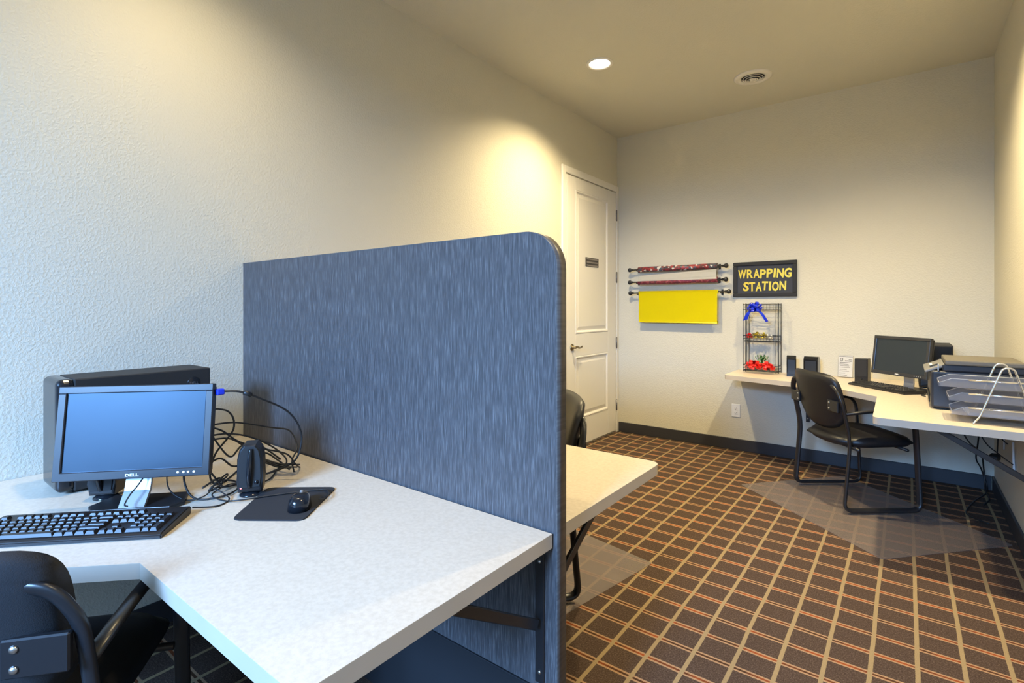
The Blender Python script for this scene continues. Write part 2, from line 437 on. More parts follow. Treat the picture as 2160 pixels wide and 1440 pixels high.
MB().lathe([(0.133, 0), (0.133, -0.005), (0.122, -0.012), (0.088, -0.014), (0.082, -0.006), (0.082, 0)], 44).build('outer_flange', 'white_paint', v)
MB().lathe([(0.080, -0.0005), (0, -0.0005)], 32).build('dark_throat', 'slot', v)
for r_, zz in ((0.070, -0.004), (0.052, -0.010), (0.034, -0.016)):
    MB().lathe([(r_ + 0.003, zz - 0.010), (r_ + 0.001, zz - 0.013), (r_ - 0.007, zz - 0.003), (r_ - 0.005, zz - 0.001), (r_ + 0.003, zz - 0.010)], 36).build('cone', 'white_paint', v)
MB().lathe([(0, -0.006), (0.022, -0.010), (0.022, -0.026), (0.012, -0.031), (0, -0.032)], 24).build('centre_cap', 'white_paint', v)

# ------------------------------------------------------------------ partition
YP, XP, ZP, TP = 1.0998, 1.668, 1.469, 0.043
prt = thing('partition_panel', (0, YP, 0), 0, 'blue grey streaked laminate partition with rounded top corner between the desks', 'partition')
def part_outline(x0_, x1_, z0_, z1_, r, n=10):
    p = [(x0_, z0_), (x1_, z0_)]
    for k in range(n + 1):
        a = math.pi / 2 * k / n; p.append((x1_ - r + r * math.cos(a), z1_ - r + r * math.sin(a)))
    p.append((x0_, z1_)); return p
XZ = Matrix(((1, 0, 0, 0), (0, 0, 1, 0), (0, 1, 0, 0), (0, 0, 0, 1)))
m_ = MB().prism(part_outline(0.001, XP - 0.0015, 0.0, ZP - 0.0015, 0.098), 0.0005, TP - 0.0005, mtx=XZ)
m_.build('core_panel', 'partition', prt)
pe = MB(); path = [(XP, 0)] + [(XP - 0.1 + 0.1 * math.cos(a), ZP - 0.1 + 0.1 * math.sin(a)) for a in [math.pi / 2 * k / 14 for k in range(15)]] + [(0.001, ZP)]
inner = [(XP - 0.002, 0)] + [(XP - 0.1 + 0.098 * math.cos(a), ZP - 0.1 + 0.098 * math.sin(a)) for a in [math.pi / 2 * k / 14 for k in range(15)]] + [(0.001, ZP - 0.002)]
va = [[pe.bm.verts.new((x, y, z)) for (x, z) in pth] for (pth, y) in ((path, 0), (path, TP), (inner, TP), (inner, 0))]
for k in range(4):
    A, B = va[k], va[(k + 1) % 4]
    for i in range(len(A) - 1):
        f_ = pe.bm.faces.new((A[i], A[i + 1], B[i + 1], B[i])); f_.smooth = (k in (0, 2))
pe.bm.faces.new([r[0] for r in va]); pe.bm.faces.new([r[-1] for r in va][::-1])
o = pe.build('edge_band', 'partition_edge', prt)
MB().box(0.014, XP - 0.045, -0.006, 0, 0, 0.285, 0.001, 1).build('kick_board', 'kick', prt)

# ------------------------------------------------------------------ desks
def round_poly(pts, rads, n=6):
    P3 = [Vector((x, y, 0)) for x, y in pts]; out = []
    k = len(P3)
    for i in range(k):
        a, b_, c_ = P3[i - 1], P3[i], P3[(i + 1) % k]; r = rads[i]
        if r <= 0: out.append((b_.x, b_.y)); continue
        p = b_ + (a - b_).normalized() * r; q = b_ + (c_ - b_).normalized() * r
        for j in range(n + 1):
            t = j / n; w_ = p * (1 - t) ** 2 + b_ * 2 * t * (1 - t) + q * t * t; out.append((w_.x, w_.y))
    return out
def desk(name, pts, rads, z, loc, label):
    t = thing(name, loc, 0, label, 'desk')
    P2 = [(x - loc[0], y - loc[1]) for x, y in round_poly(pts, rads)]
    MB().prism(P2, z - 0.0012 - loc[2], z - loc[2]).build('laminate_top', 'desk', t)
    MB().prism(P2, z - 0.036 - loc[2], z - 0.0012 - loc[2]).build('core_board', 'desk_edge', t)
    return t
def bracket(t, org, wall_dir, z, down=0.36, out=0.36):
    """folding shelf bracket: org = point on the wall under the desk, wall_dir = horizontal direction away from the wall"""
    d = Vector((wall_dir[0], wall_dir[1], 0)).normalized(); s_ = Vector((-d.y, d.x, 0))
    F = Matrix((( d.x, s_.x, 0, org[0]), (d.y, s_.y, 0, org[1]), (0, 0, 1, z), (0, 0, 0, 1)))
    a = MB().box(0, 0.005, -0.014, 0.014, -down, 0, 0.002, 1, F)
    pl = a.build('wall_plate', 'metal_black', t)
    for zz in (-0.045, -down + 0.03):
        MB().lathe([(0, 0.0085), (0.004, 0.0075), (0.006, 0.005), (0, 0.005)], 10, F @ Matrix.Translation((0, 0, zz)) @ Matrix.Rotation(math.pi / 2, 4, 'Y')).build('screw', 'screw', pl)
    MB().box(0.006, out, -0.013, 0.013, -0.006, -0.001, 0.001, 1, F).build('top_rail', 'metal_black', t)
    p0 = Vector((0.018, 0, -down * 0.56)); p1 = Vector((out * 0.93, 0, -0.012)); dd = p1 - p0
    ang = math.atan2(dd.z, dd.x)
    B = F @ Matrix.Translation(p0) @ Matrix.Rotation(-ang, 4, 'Y')
    MB().box(0, dd.length, -0.006, 0.006, -0.013, 0.013, 0.002, 1, B).build('brace', 'metal_black', t)
ZD = 0.697
dk1 = desk('corner_desk', [(0.002, 1.0935), (0.002, -0.557), (0.69, -0.557), (0.69, 0.091), (1.006, 0.407), (1.657, 0.407), (1.657, 1.0935)],
     [0] * 7, ZD, (0, 0, 0), 'light laminate corner desk in the foreground with monitor and keyboard on it')
bracket(dk1, (1.617, YP - 0.0002), (0, -1), ZD - 0.037)
bracket(dk1, (0.75, YP - 0.0002), (0, -1), ZD - 0.037)
bracket(dk1, (0.0002, 0.2), (1, 0), ZD - 0.037)
dk2 = desk('corner_desk', [(0.002, YP + TP + 0.002), (1.648, YP + TP + 0.002), (1.648, 1.842), (1.0, 1.842), (0.69, 2.15), (0.69, 2.75), (0.002, 2.75)],
     [0, 0, 0.045, 0, 0, 0.04, 0], ZD, (0, 0, 0), 'light laminate corner desk on the far side of the partition')
bracket(dk2, (1.575, YP + TP + 0.0002), (0, 1), ZD - 0.037, 0.40, 0.40)
bracket(dk2, (0.0002, 2.45), (1, 0), ZD - 0.037)
ZR = 0.72
dk3 = desk('corner_desk', [(1.18, YB - 0.002), (1.18, 4.40), (1.70, 4.275), (1.86, 4.245), (2.223, 3.895), (2.232, 3.148), (W - 0.002, 3.148), (W - 0.002, YB - 0.002)],
     [0, 0.035, 0.1, 0.05, 0, 0.045, 0, 0], ZR, (0, 0, 0), 'light laminate corner desk against the back and right walls')
bracket(dk3, (W - 0.0002, 3.32), (-1, 0), ZR - 0.037, 0.40, 0.40)
bracket(dk3, (1.72, YB - 0.0002), (0, -1), ZR - 0.037, 0.36, 0.40)

# ------------------------------------------------------------------ guest chairs
def cushion(fn, nu=18, nv=18):
    m_ = MB(); grids = []
    for side in (1, -1):
        g = [[m_.bm.verts.new(fn(-1 + 2 * i / nu, -1 + 2 * j / nv, side)) for j in range(nv + 1)] for i in range(nu + 1)]
        grids.append(g)
        for i in range(nu):
            for j in range(nv):
                f_ = m_.bm.faces.new((g[i][j], g[i + 1][j], g[i + 1][j + 1], g[i][j + 1])); f_.smooth = True
    bmesh.ops.remove_doubles(m_.bm, verts=m_.bm.verts, dist=1e-5)
    return m_
def sq2disc(u, v, k):
    return u * (1 - k) + k * u * math.sqrt(max(0, 1 - v * v / 2)), v * (1 - k) + k * v * math.sqrt(max(0, 1 - u * u / 2))
def superell(u, v, n):
    m_ = max(abs(u), abs(v))
    if m_ < 1e-9: return 0.0, 0.0
    k = 1.0 / ((abs(u) / m_) ** n + (abs(v) / m_) ** n) ** (1 / n)
    return u * k, v * k
def edge_prof(u, v, p=4): return math.sqrt(max(0, 1 - abs(u) ** p)) * math.sqrt(max(0, 1 - abs(v) ** p))
def make_chair(label, loc, rz, upholstery='leather'):
    t = thing('guest_chair', loc, rz, label, 'chair', 'sled base guest chairs')
    def back(u, v, s_):
        e = min(1, max(0, 0.3 - v)); a, b_ = superell(u, v, 5.5 - 2.9 * e * e * (3 - 2 * e))
        z = 0.665 + b_ * 0.185; y = a * (0.246 - 0.010 * (1 - b_) / 2)
        x = -0.222 - 0.075 * max(0, (z - 0.5) / 0.33) ** 1.3 + 0.035 * a * a
        th = 0.030 * edge_prof(u, v, 6)
        return (x + s_ * th, y, z)
    bk = cushion(back).build('backrest', upholstery, t)
    def seat(u, v, s_):
        e = min(1, max(0, 0.2 - u)); a, b_ = superell(u, v, 5.0 - 2.2 * e * e * (3 - 2 * e))
        x = 0.010 + a * 0.252; y = b_ * 0.254
        th = edge_prof(u, v, 9)
        z = 0.425 + ((0.030 * th + 0.016 * (1 - u * u) * (1 - v * v)) if s_ > 0 else -0.036 * th) - 0.018 * max(0, a) ** 4 + 0.006 * a
        return (x, y, z)
    cushion(seat).build('seat', 'leather', t)
    for s_ in (1, -1):
        Y = 0.266 * s_
        pts = [(-0.268, 0.160 * s_, 0.772), (-0.274, 0.225 * s_, 0.768), (-0.262, Y, 0.70), (-0.232, Y, 0.58), (-0.205, Y, 0.44), (-0.225, Y, 0.20), (-0.243, Y, 0.0195)]
        pts1 = fillet(pts, [0, 0.03, 0.05, 0.08, 0.1, 0.1, 0], 5)[:-1]
        low = fillet([(-0.232, Y, 0.13), (-0.243, Y, 0.0195), (0.228, Y, 0.0195), (0.205, Y, 0.44), (0.19, Y, 0.632), (-0.05, Y, 0.630), (-0.236, Y, 0.61)], [0, 0.055, 0.055, 0.05, 0.13, 0.08, 0], 7)
        MB().tube(pts1 + low[1:], 0.0185, 12, 0.0105, up=(0, 1, 0)).build('side_frame', 'metal_black', t)
        MB().box(-0.277, -0.262, 0.205 * s_ - 0.05, 0.205 * s_ + 0.055, 0.615, 0.685, 0.003, 1).build('bracket_plate', 'metal_black', t)
        for zz in (0.632, 0.668):
            MB().lathe([(0, 0.004), (0.006, 0.003), (0.008, 0), (0, 0)], 10, Matrix.Translation((-0.2775, 0.172 * s_, zz)) @ Matrix.Rotation(-math.pi / 2, 4, 'Y')).build('bolt', 'screw', t)
    for x in (-0.15, 0.15):
        MB().tube([(x, -0.268, 0.388), (x, 0.268, 0.388)], 0.010, 8).build('crossbar', 'metal_black', t)
    return t
make_chair('black padded sled chair pulled up to the far right desk', (2.09, 4.106, 0.003), R(38.2))
make_chair('black padded sled chair at the foreground desk, cut off by the left edge', (0.80, 0.225, 0), R(141), 'fabric')
make_chair('black padded sled chair mostly hidden behind the partition', (0.885, 1.955, 0.003), R(225))

# ------------------------------------------------------------------ chair mats
def chair_mat(corners, label):
    c0 = corners[0]
    P2 = round_poly([(x - c0[0], y - c0[1]) for x, y in corners], [0.02] * len(corners))
    o = MB().prism(P2, 0.0005, 0.003).build('chair_mat', 'mat_pvc', None, loc=(c0[0], c0[1], 0))
    return tag(o, label, 'floor mat', 'clear chair mats')
chair_mat([(1.423, 3.925), (2.269, 3.19), (2.822, 3.80), (1.99, 4.60)], 'clear vinyl chair mat under the chair at the far right desk')
chair_mat([(1.367, 2.45), (0.50, 2.62), (0.36, 1.86), (1.225, 1.69)], 'clear vinyl chair mat poking out from behind the partition')

# ------------------------------------------------------------------ monitors
def monitor(loc, zbase, rz, zc, tilt, label, led, fo=0.0):
    w_, h_ = 0.40, 0.26
    t = thing('computer_monitor', (loc[0], loc[1], zbase), rz, label, 'monitor', 'widescreen monitors')
    # local: x right along the screen, -y toward the viewer, z up
    Fm = Matrix.Translation((0, 0, zc - zbase)) @ Matrix.Rotation(-tilt, 4, 'X')
    fr = MB(); bz = 0.020
    fr.box(-w_ / 2, w_ / 2, -0.012, 0.012, h_ / 2 - bz, h_ / 2, 0.002, 1, Fm)
    fr.box(-w_ / 2, w_ / 2, -0.012, 0.012, -h_ / 2, -h_ / 2 + bz + 0.004, 0.002, 1, Fm)
    fr.box(-w_ / 2, -w_ / 2 + bz, -0.012, 0.012, -h_ / 2 + bz, h_ / 2 - bz, 0.002, 1, Fm)
    fr.box(w_ / 2 - bz, w_ / 2, -0.012, 0.012, -h_ / 2 + bz, h_ / 2 - bz, 0.002, 1, Fm)
    f_ = fr.build('bezel', 'bezel', t)
    MB().box(-w_ / 2 + bz * .9, w_ / 2 - bz * .9, -0.006, 0.0, -h_ / 2 + bz, h_ / 2 - bz * .9, 0, 1, Fm).build('screen', 'screen', t)
    MB().box(-w_ / 2 + 0.004, w_ / 2 - 0.004, 0.012, 0.030, -h_ / 2 + 0.006, h_ / 2 - 0.006, 0.006, 2, Fm).box(-0.11, 0.11, 0.028, 0.052, -0.09, 0.06, 0.012, 2, Fm).build('rear_housing', 'black', t)
    me = text_mesh('DELL', 0.0105, 0.0003, 0.0003)
    lg = link('logo', me, 'white_ink', f_); lg.matrix_local = Fm @ Matrix.Translation((0, -0.0123, -h_ / 2 + 0.010)) @ Matrix.Rotation(math.pi / 2, 4, 'X') @ Matrix.Diagonal((1.5, 1, 1, 1))
    for i, x in enumerate((0.118, 0.133, 0.145, 0.160)):
        MB().lathe([(0, 0.002), (0.0028, 0.0015), (0.0032, 0), (0, 0)], 10, Fm @ Matrix.Translation((x, -0.012, -h_ / 2 + 0.012)) @ Matrix.Rotation(math.pi / 2, 4, 'X')).build('button', 'led_blue' if led else 'silver', f_)
    # stand: neck and base plate
    y_b = 0.012
    MB().prism([(-0.034, 0.0), (0.034, 0.0), (0.030, 0.006), (-0.030, 0.006)], 0, 1).build('tmp', 'silver', t) if False else None
    n_ = MB(); za = 0.010; zb = zc - zbase - 0.06
    pr = [(-0.030 + fo, za), (0.004 + fo * .7, 0.05), (0.036 + fo * .3, zb)]
    A = [(-0.033, y - 0.004, z) for y, z in pr]; B = [(0.033, y - 0.004, z) for y, z in pr]
    A2 = [(-0.033, y + 0.008, z) for y, z in pr]; B2 = [(0.033, y + 0.008, z) for y, z in pr]
    vA = [[n_.bm.verts.new(p) for p in q] for q in (A, B, B2, A2)]
    for k in range(4):
        for i in range(2): n_.bm.faces.new((vA[k][i], vA[(k + 1) % 4][i], vA[(k + 1) % 4][i + 1], vA[k][i + 1]))
    n_.bm.faces.new([q[0] for q in vA]); n_.bm.faces.new([q[-1] for q in vA])
    n_.build('stand_neck', 'silver', t)
    MB().prism([(-0.10, -0.036 + fo), (0.10, -0.036 + fo), (0.125, fo), (0.10, 0.085 + fo), (-0.10, 0.085 + fo), (-0.125, fo)], 0, 0.012, 0.004, 2).build('stand_base', 'black', t)
    return t
monitor((0.622, 0.515), ZD, R(47), 0.916, R(7.5), 'wide monitor reflecting blue light on the foreground desk', True)
monitor((2.336, 4.262), ZR, R(-42), 0.947, R(7), 'wide dark monitor on the far right desk', False, 0.09)

# ------------------------------------------------------------------ keyboards
ROWS = [  # (y row from the front, [(x, width)])
    (0, [(0, 1.25), (1.25, 1.25), (2.5, 1.25), (3.75, 6.25), (10, 1.25), (11.25, 1.25), (12.5, 1.25), (13.75, 1.25), (15.25, 1), (16.25, 1), (17.25, 1), (18.5, 2), (20.5, 1)]),
    (1, [(0, 2.25)] + [(2.25 + i, 1) for i in range(10)] + [(12.25, 2.75), (16.25, 1), (18.5, 1), (19.5, 1), (20.5, 1)]),
    (2, [(0, 1.75)] + [(1.75 + i, 1) for i in range(11)] + [(12.75, 2.25), (18.5, 1), (19.5, 1), (20.5, 1)]),
    (3, [(0, 1.5)] + [(1.5 + i, 1) for i in range(12)] + [(13.5, 1.5), (15.25, 1), (16.25, 1), (17.25, 1), (18.5, 1), (19.5, 1), (20.5, 1)]),
    (4, [(i, 1) for i in range(13)] + [(13, 2), (15.25, 1), (16.25, 1), (17.25, 1), (18.5, 1), (19.5, 1), (20.5, 1), (21.5, 1)]),
    (5.35, [(0, 1)] + [(2 + i, 1) for i in range(4)] + [(6.5 + i, 1) for i in range(4)] + [(11 + i, 1) for i in range(4)] + [(15.25, 1), (16.25, 1), (17.25, 1)]),
]
TALL = [(21.5, 0, 2), (21.5, 2, 2)]
U_ = 0.0188
def key_verts(mb, wx, wy, ox=0, oy=0, oz=0):
    a, b_ = wx * U_ - 0.002, wy * U_ - 0.002; i_ = 0.0032; h = 0.0075
    lo_ = [mb.bm.verts.new((ox + x, oy + y, oz)) for x, y in ((0, 0), (a, 0), (a, b_), (0, b_))]
    hi_ = [mb.bm.verts.new((ox + x, oy + y, oz + h)) for x, y in ((i_, i_), (a - i_, i_), (a - i_, b_ - i_ * .6), (i_, b_ - i_ * .6))]
    mb.bm.faces.new(hi_)
    for k in range(4): mb.bm.faces.new((lo_[k], lo_[(k + 1) % 4], hi_[(k + 1) % 4], hi_[k]))
KEY = {}
def keyboard(front_right, z, rz, label, single):
    Lk, Dk = 0.455, 0.158
    d = Vector((math.cos(rz), math.sin(rz), 0)); 
    org = Vector((front_right[0], front_right[1], 0)) - d * Lk
    t = thing('computer_keyboard', (org.x, org.y, z), rz, label, 'keyboard', 'black desktop keyboards')
    b_ = MB(); prof = [(0, 0.002), (0, 0.012), (0.012, 0.0165), (0.145, 0.0255), (Dk, 0.0235), (Dk, 0.002), ]
    v0 = [b_.bm.verts.new((0, y, zz)) for y, zz in prof]; v1 = [b_.bm.verts.new((Lk, y, zz)) for y, zz in prof]
    b_.bm.faces.new(v0); b_.bm.faces.new(v1[::-1])
    for i in range(len(prof)): b_.bm.faces.new((v0[i], v0[(i + 1) % len(prof)], v1[(i + 1) % len(prof)], v1[i]))
    bmesh.ops.bevel(b_.bm, geom=list(b_.bm.edges), offset=0.0025, segments=2, affect='EDGES')
    bmesh.ops.translate(b_.bm, verts=b_.bm.verts, vec=(0, 0, -min(v.co.z for v in b_.bm.verts)))
    b_.build('case', 'black', t)
    sl = math.atan2(0.0255 - 0.0165, 0.133)
    F = Matrix.Translation((0.0175, 0.0135, 0.0155)) @ Matrix.Rotation(sl, 4, 'X')
    allk = [(x, r, w_, 1) for r, ks in ROWS for x, w_ in ks] + [(x, r, 1, hgt) for x, r, hgt in TALL]
    if single:
        for (x, r, w_, hgt) in allk:
            if (w_, hgt) not in KEY:
                mb = MB(); key_verts(mb, w_, hgt); bmesh.ops.recalc_face_normals(mb.bm, faces=mb.bm.faces)
                me = bpy.data.meshes.new('key'); mb.bm.to_mesh(me); mb.bm.free(); me.materials.append(M['key']); KEY[(w_, hgt)] = me
            k_ = link('key', KEY[(w_, hgt)], None, t); k_.matrix_local = F @ Matrix.Translation((x * U_, r * U_, 0))
    else:
        mb = MB()
        for (x, r, w_, hgt) in allk: key_verts(mb, w_, hgt, x * U_, r * U_)
        bmesh.ops.transform(mb.bm, matrix=F, verts=mb.bm.verts)
        tag(mb.build('keys', 'key', t), kind='stuff')
    return t
M['key'] = mat('key_plastic', (0.016, 0.016, 0.018), 0.36)
keyboard((0.905, 0.481), ZD, R(45.5), 'black keyboard in front of the bluish monitor on the foreground desk', True)
keyboard((2.355, 4.07), ZR, R(-45), 'black keyboard in front of the dark monitor on the far right desk', False)

# ------------------------------------------------------------------ computer towers
def tower(loc, size, label, front):
    t = thing('computer_tower', loc, 0, label, 'computer')
    sx_, sy_, sz_ = size
    MB().box(0, sx_, 0.03 if front == 'y' else 0, sy_, 0.008, sz_, 0.004, 2).build('case', 'black_matte', t)
    if front == 'y':
        fb = MB()
        P2 = [(0.0, 0.031), (0.0, 0.0)]
        fb.box(-0.002, sx_ + 0.002, -0.012, 0.036, 0.008, sz_ + 0.001, 0.018, 5)
        fb.build('front_bezel', 'black_gloss', t)
        MB().lathe([(0, 0.001), (0.020, 0.001), (0.022, 0), (0, 0)], 24, Matrix.Translation((sx_, sy_ - 0.055, sz_ - 0.05)) @ Matrix.Rotation(math.pi / 2, 4, 'Y')).build('badge', 'black_gloss', t)
        lg = link('badge_lettering', text_mesh('DELL', 0.013, 0.0002), 'grey_ink', t)
        lg.matrix_local = Matrix.Translation((sx_ + 0.0014, sy_ - 0.055, sz_ - 0.05)) @ Matrix.Rotation(math.pi / 2, 4, 'Z') @ Matrix.Rotation(math.pi / 2, 4, 'X')
    else:
        MB().box(0.006, sx_ - 0.006, -0.012, 0.0, 0.012, sz_ - 0.006, 0.004, 2).build('front_bezel', 'black_gloss', t)
    for x in (0.02, sx_ - 0.05):
        for y in (0.03, sy_ - 0.06):
            MB().box(x, x + 0.03, y, y + 0.03, 0, 0.008).build('foot', 'black_matte', t)
    return t
tower((0.165, 0.405, ZD), (0.175, 0.42, 0.352), 'black computer tower standing against the left wall behind the monitor', 'y')
tower((2.435, 4.50, ZR), (0.18, 0.33, 0.296), 'black computer tower in the back right corner behind the printer', 'x')

# ------------------------------------------------------------------ desktop speakers
def speaker(loc, z, rz, label, led=False, h=0.158):
    t = thing('desktop_speaker', (loc[0], loc[1], z), rz, label, 'speaker', 'small black computer speakers')
    MB().lathe([(0, 0), (0.033, 0), (0.033, 0.004), (0.024, 0.010), (0.016, 0.016), (0, 0.016)], 24).build('foot', 'black_gloss', t)
    b_ = MB()
    out = []
    ztop = h; hw_ = 0.0365
    pr = [(-hw_ * .92, 0.014), (hw_ * .92, 0.014), (hw_, 0.05), (hw_ * .97, h * .72), (hw_ * .80, h * .90), (hw_ * .45, h), (-hw_ * .45, h), (-hw_ * .80, h * .90), (-hw_ * .97, h * .72), (-hw_, 0.05)]
    XZm = Matrix(((1, 0, 0, 0), (0, 0, 1, 0), (0, 1, 0, 0), (0, 0, 0, 1)))
    b_.prism(pr, -0.028, 0.040, 0.008, 3, mtx=XZm)
    b_.build('cabinet', 'black', t, smooth=False)
    gr = MB(); gr.prism([(x * .82, 0.03 + (zz - 0.014) * 0.86) for x, zz in pr], -0.0315, -0.0285, 0.001, 1, mtx=XZm); g_ = gr.build('grille', 'black_matte', t)
    fin = MB().tube(smooth_path([(0.0, -0.029, 0.030), (-0.002, -0.036, 0.06), (0.0, -0.037, 0.10), (0.003, -0.033, h - 0.012)], 5), [0.006 + 0.002 * math.sin(i / 15 * math.pi) for i in range(16)], 8)
    fin.build('front_fin', 'black_gloss', t)
    if led:
        MB().lathe([(0, 0.002), (0.0025, 0.001), (0.003, 0), (0, 0)], 10, Matrix.Translation((-0.024, -0.029, 0.03)) @ Matrix.Rotation(math.pi / 2, 4, 'X')).build('power_led', 'led', t)
        MB().lathe([(0, 0.006), (0.006, 0.005), (0.007, 0), (0, 0)], 14, Matrix.Translation((0.018, -0.0285, 0.045)) @ Matrix.Rotation(math.pi / 2, 4, 'X')).build('volume_knob', 'black_gloss', t)
    return t
speaker((0.772, 0.766), ZD, R(56), 'black speaker with a red light beside the mouse pad', True)
speaker((0.452, 0.487), ZD, R(50), 'black speaker tucked under the bluish monitor beside the tower', h=0.13)
def box_speaker(loc, z, rz, size, label):
    t = thing('desktop_speaker', (loc[0], loc[1], z), rz, label, 'speaker')
    a, b_, h = size
    MB().prism([(-a / 2, -b_ / 2), (a / 2, -b_ / 2), (a / 2 - 0.012, b_ / 2), (-a / 2 + 0.012, b_ / 2)], 0, h, 0.004, 2).build('cabinet', 'black', t)
    MB().box(-a / 2 + 0.006, a / 2 - 0.006, -b_ / 2 - 0.003, -b_ / 2, 0.045, h - 0.007, 0.001, 1).build('grille', 'black_matte', t)
    MB().lathe([(0, 0.004), (0.008, 0.003), (0.009, 0), (0, 0)], 14, Matrix.Translation((0, -b_ / 2, 0.026)) @ Matrix.Rotation(math.pi / 2, 4, 'X')).build('volume_knob', 'black_gloss', t)
    return t
box_speaker((2.115, 4.60), ZR, R(-15), (0.085, 0.09, 0.175), 'black box speaker between the card holder and the dark monitor')

# ------------------------------------------------------------------ mouse and pad
pad = round_poly([(0.930, 0.637), (1.087, 0.753), (0.934, 0.956), (0.765, 0.820)], [0.022] * 4)
c0 = (0.93, 0.79)
o = MB().prism([(x - c0[0], y - c0[1]) for x, y in pad], 0, 0.004, 0.001, 1).build('mouse_pad', 'fabric', None, loc=(c0[0], c0[1], ZD))
tag(o, 'thin black mouse pad lying beside the speaker', 'mouse pad')
ms = thing('computer_mouse', (0.993, 0.798, ZD + 0.004), R(52), 'glossy black computer mouse on the pad', 'mouse')
def mouse_fn(u, v, s_):
    a, b_ = sq2disc(u, v, 0.85)
    y = b_ * 0.055; x = a * (0.031 - 0.004 * b_)
    hgt = 0.036 * math.sqrt(max(0, 1 - u ** 4)) * (math.sqrt(max(0, 1 - v ** 4))) * (1 - 0.22 * b_)
    return (x, y, 0.001 + (hgt if s_ > 0 else 0))
cushion(mouse_fn, 16, 16).build('shell', 'black_gloss', ms)
MB().tube([(-0.004, 0.030, 0.0275), (0.004, 0.030, 0.0275)], 0.009, 14, up=(0, 1, 0)).build('scroll_wheel', 'panel_grey', ms)
MB().box(-0.0006, 0.0006, 0.036, 0.0525, 0.006, 0.0262, 0).build('button_seam', 'slot', ms)

# ------------------------------------------------------------------ cables on the foreground desk
def cable(pts, r, label, m='cable', n=7, name='cable', group='loose cables'):
    p0 = Vector(pts[0]); o = MB().tube([p - p0 for p in smooth_path(pts, n)], r, 6).build(name, m, None, loc=tuple(p0))
    return tag(o, label, 'cable', group)
z_ = ZD + 0.0035
cable([(1.012, 0.845, z_ + .012), (0.995, 0.885, z_ + .008), (0.935, 0.905, z_ + .006), (0.86, 0.80, z_ + .004), (0.815, 0.715, z_ + .003), (0.77, 0.685, z_), (0.72, 0.675, z_ + .01), (0.70, 0.73, z_ + .02), (0.66, 0.78, z_)], 0.0022, 'thin mouse cable looping over the pad and past the speaker')
cable([(0.79, 0.595, z_ + .012), (0.80, 0.655, z_), (0.775, 0.70, z_), (0.735, 0.70, z_ + .01), (0.70, 0.69, z_ + .02), (0.675, 0.72, z_ + .01), (0.64, 0.76, z_)], 0.0022, 'keyboard cable curving from behind the keyboard to the speaker')
# video cable with ferrite bead, from the monitor edge
vc = thing('video_cable', (0.752, 0.685, 1.02), 0, 'black video cable with a bead and blue plug hanging off the monitor edge', 'cable', 'loose cables')
cpts = [(0, 0, 0), (0.02, 0.045, -0.004), (0.03, 0.10, -0.03), (0.02, 0.20, -0.09), (0.02, 0.245, -0.17), (0.01, 0.235, -0.25), (-0.04, 0.20, -0.29), (-0.10, 0.14, -0.31)]
MB().tube(smooth_path(cpts, 7), 0.0032, 7).build('cord', 'cable', vc)
MB().tube([(0.022, 0.058, -0.008), (0.027, 0.078, -0.018)], 0.0075, 10).build('ferrite_bead', 'cable', vc)
MB().box(-0.012, 0.008, -0.012, 0.010, -0.010, 0.008, 0.003, 1).build('blue_plug', 'blue_ribbon', vc)
random.seed(3)
def q(x, y, z): return (x, y, ZD + z)
looms = [
    [q(.70, .66, .27), q(.70, .73, .25), q(.69, .75, .19), q(.68, .70, .12), q(.67, .69, .05), q(.62, .74, .006), q(.50, .86, .006)],
    [q(.69, .65, .22), q(.67, .72, .19), q(.66, .78, .14), q(.66, .86, .10), q(.68, .93, .07), q(.70, .95, .035), q(.66, .99, .006)],
    [q(.68, .65, .18), q(.65, .75, .17), q(.61, .85, .13), q(.63, .92, .08), q(.68, .93, .04), q(.64, .88, .006)],
    [q(.62, .72, .20), q(.60, .80, .19), q(.59, .92, .15), q(.61, .98, .13), q(.66, .98, .08), q(.68, .95, .045), q(.71, .94, .012)],
    [q(.68, .66, .08), q(.66, .72, .10), q(.64, .77, .06), q(.62, .82, .055), q(.62, .88, .075), q(.66, .91, .05), q(.70, .93, .02)],
    [q(.69, .66, .03), q(.68, .71, .045), q(.66, .73, .02), q(.66, .70, .006), q(.69, .68, .02), q(.68, .73, .05), q(.64, .75, .03), q(.63, .71, .006)],
    [q(.66, .62, .14), q(.67, .62, .05), q(.70, .64, .006), q(.74, .70, .006), q(.70, .76, .006), q(.62, .78, .006), q(.56, .74, .006)],
    [q(.64, .59, .15), q(.65, .58, .07), q(.66, .59, .03), q(.69, .62, .006), q(.71, .66, .012), q(.68, .70, .03), q(.60, .72, .006)],
    [q(.625, .56, .14), q(.64, .52, .08), q(.65, .49, .05), q(.66, .475, .03), q(.70, .47, .036)],
    [q(.68, .66, .24), q(.69, .70, .16), q(.67, .75, .10), q(.64, .80, .12), q(.62, .87, .10), q(.66, .92, .05)],
    [q(.69, .66, .11), q(.69, .71, .03), q(.66, .74, .006), q(.67, .79, .006), q(.71, .80, .006), q(.70, .86, .006), q(.63, .92, .006)],
    [q(.66, .65, .16), q(.63, .76, .15), q(.60, .84, .09), q(.57, .90, .03), q(.52, .95, .006)],
]
LB = ['uppermost black cable looping beside the monitor down to the desk', 'black cable running from behind the monitor into the tied bundle', 'second black cable drooping into the tied bundle',
      'black cable arching highest over the tied bundle', 'black cable curling low behind the speaker', 'tightly coiled black cable at the monitor lower right edge',
      'black cable lying in a loop on the desk left of the speaker', 'thin black cable hanging below the monitor edge', 'thin cable crossing the silver monitor neck',
      'black cable swinging low between monitor edge and tied bundle', 'black cable wandering across the desk behind the speaker', 'black cable falling straight back to the desk corner']
for p, l_ in zip(looms, LB): cable(p, 0.0029 if 'thin' not in l_ else 0.002, l_)
bd = MB()
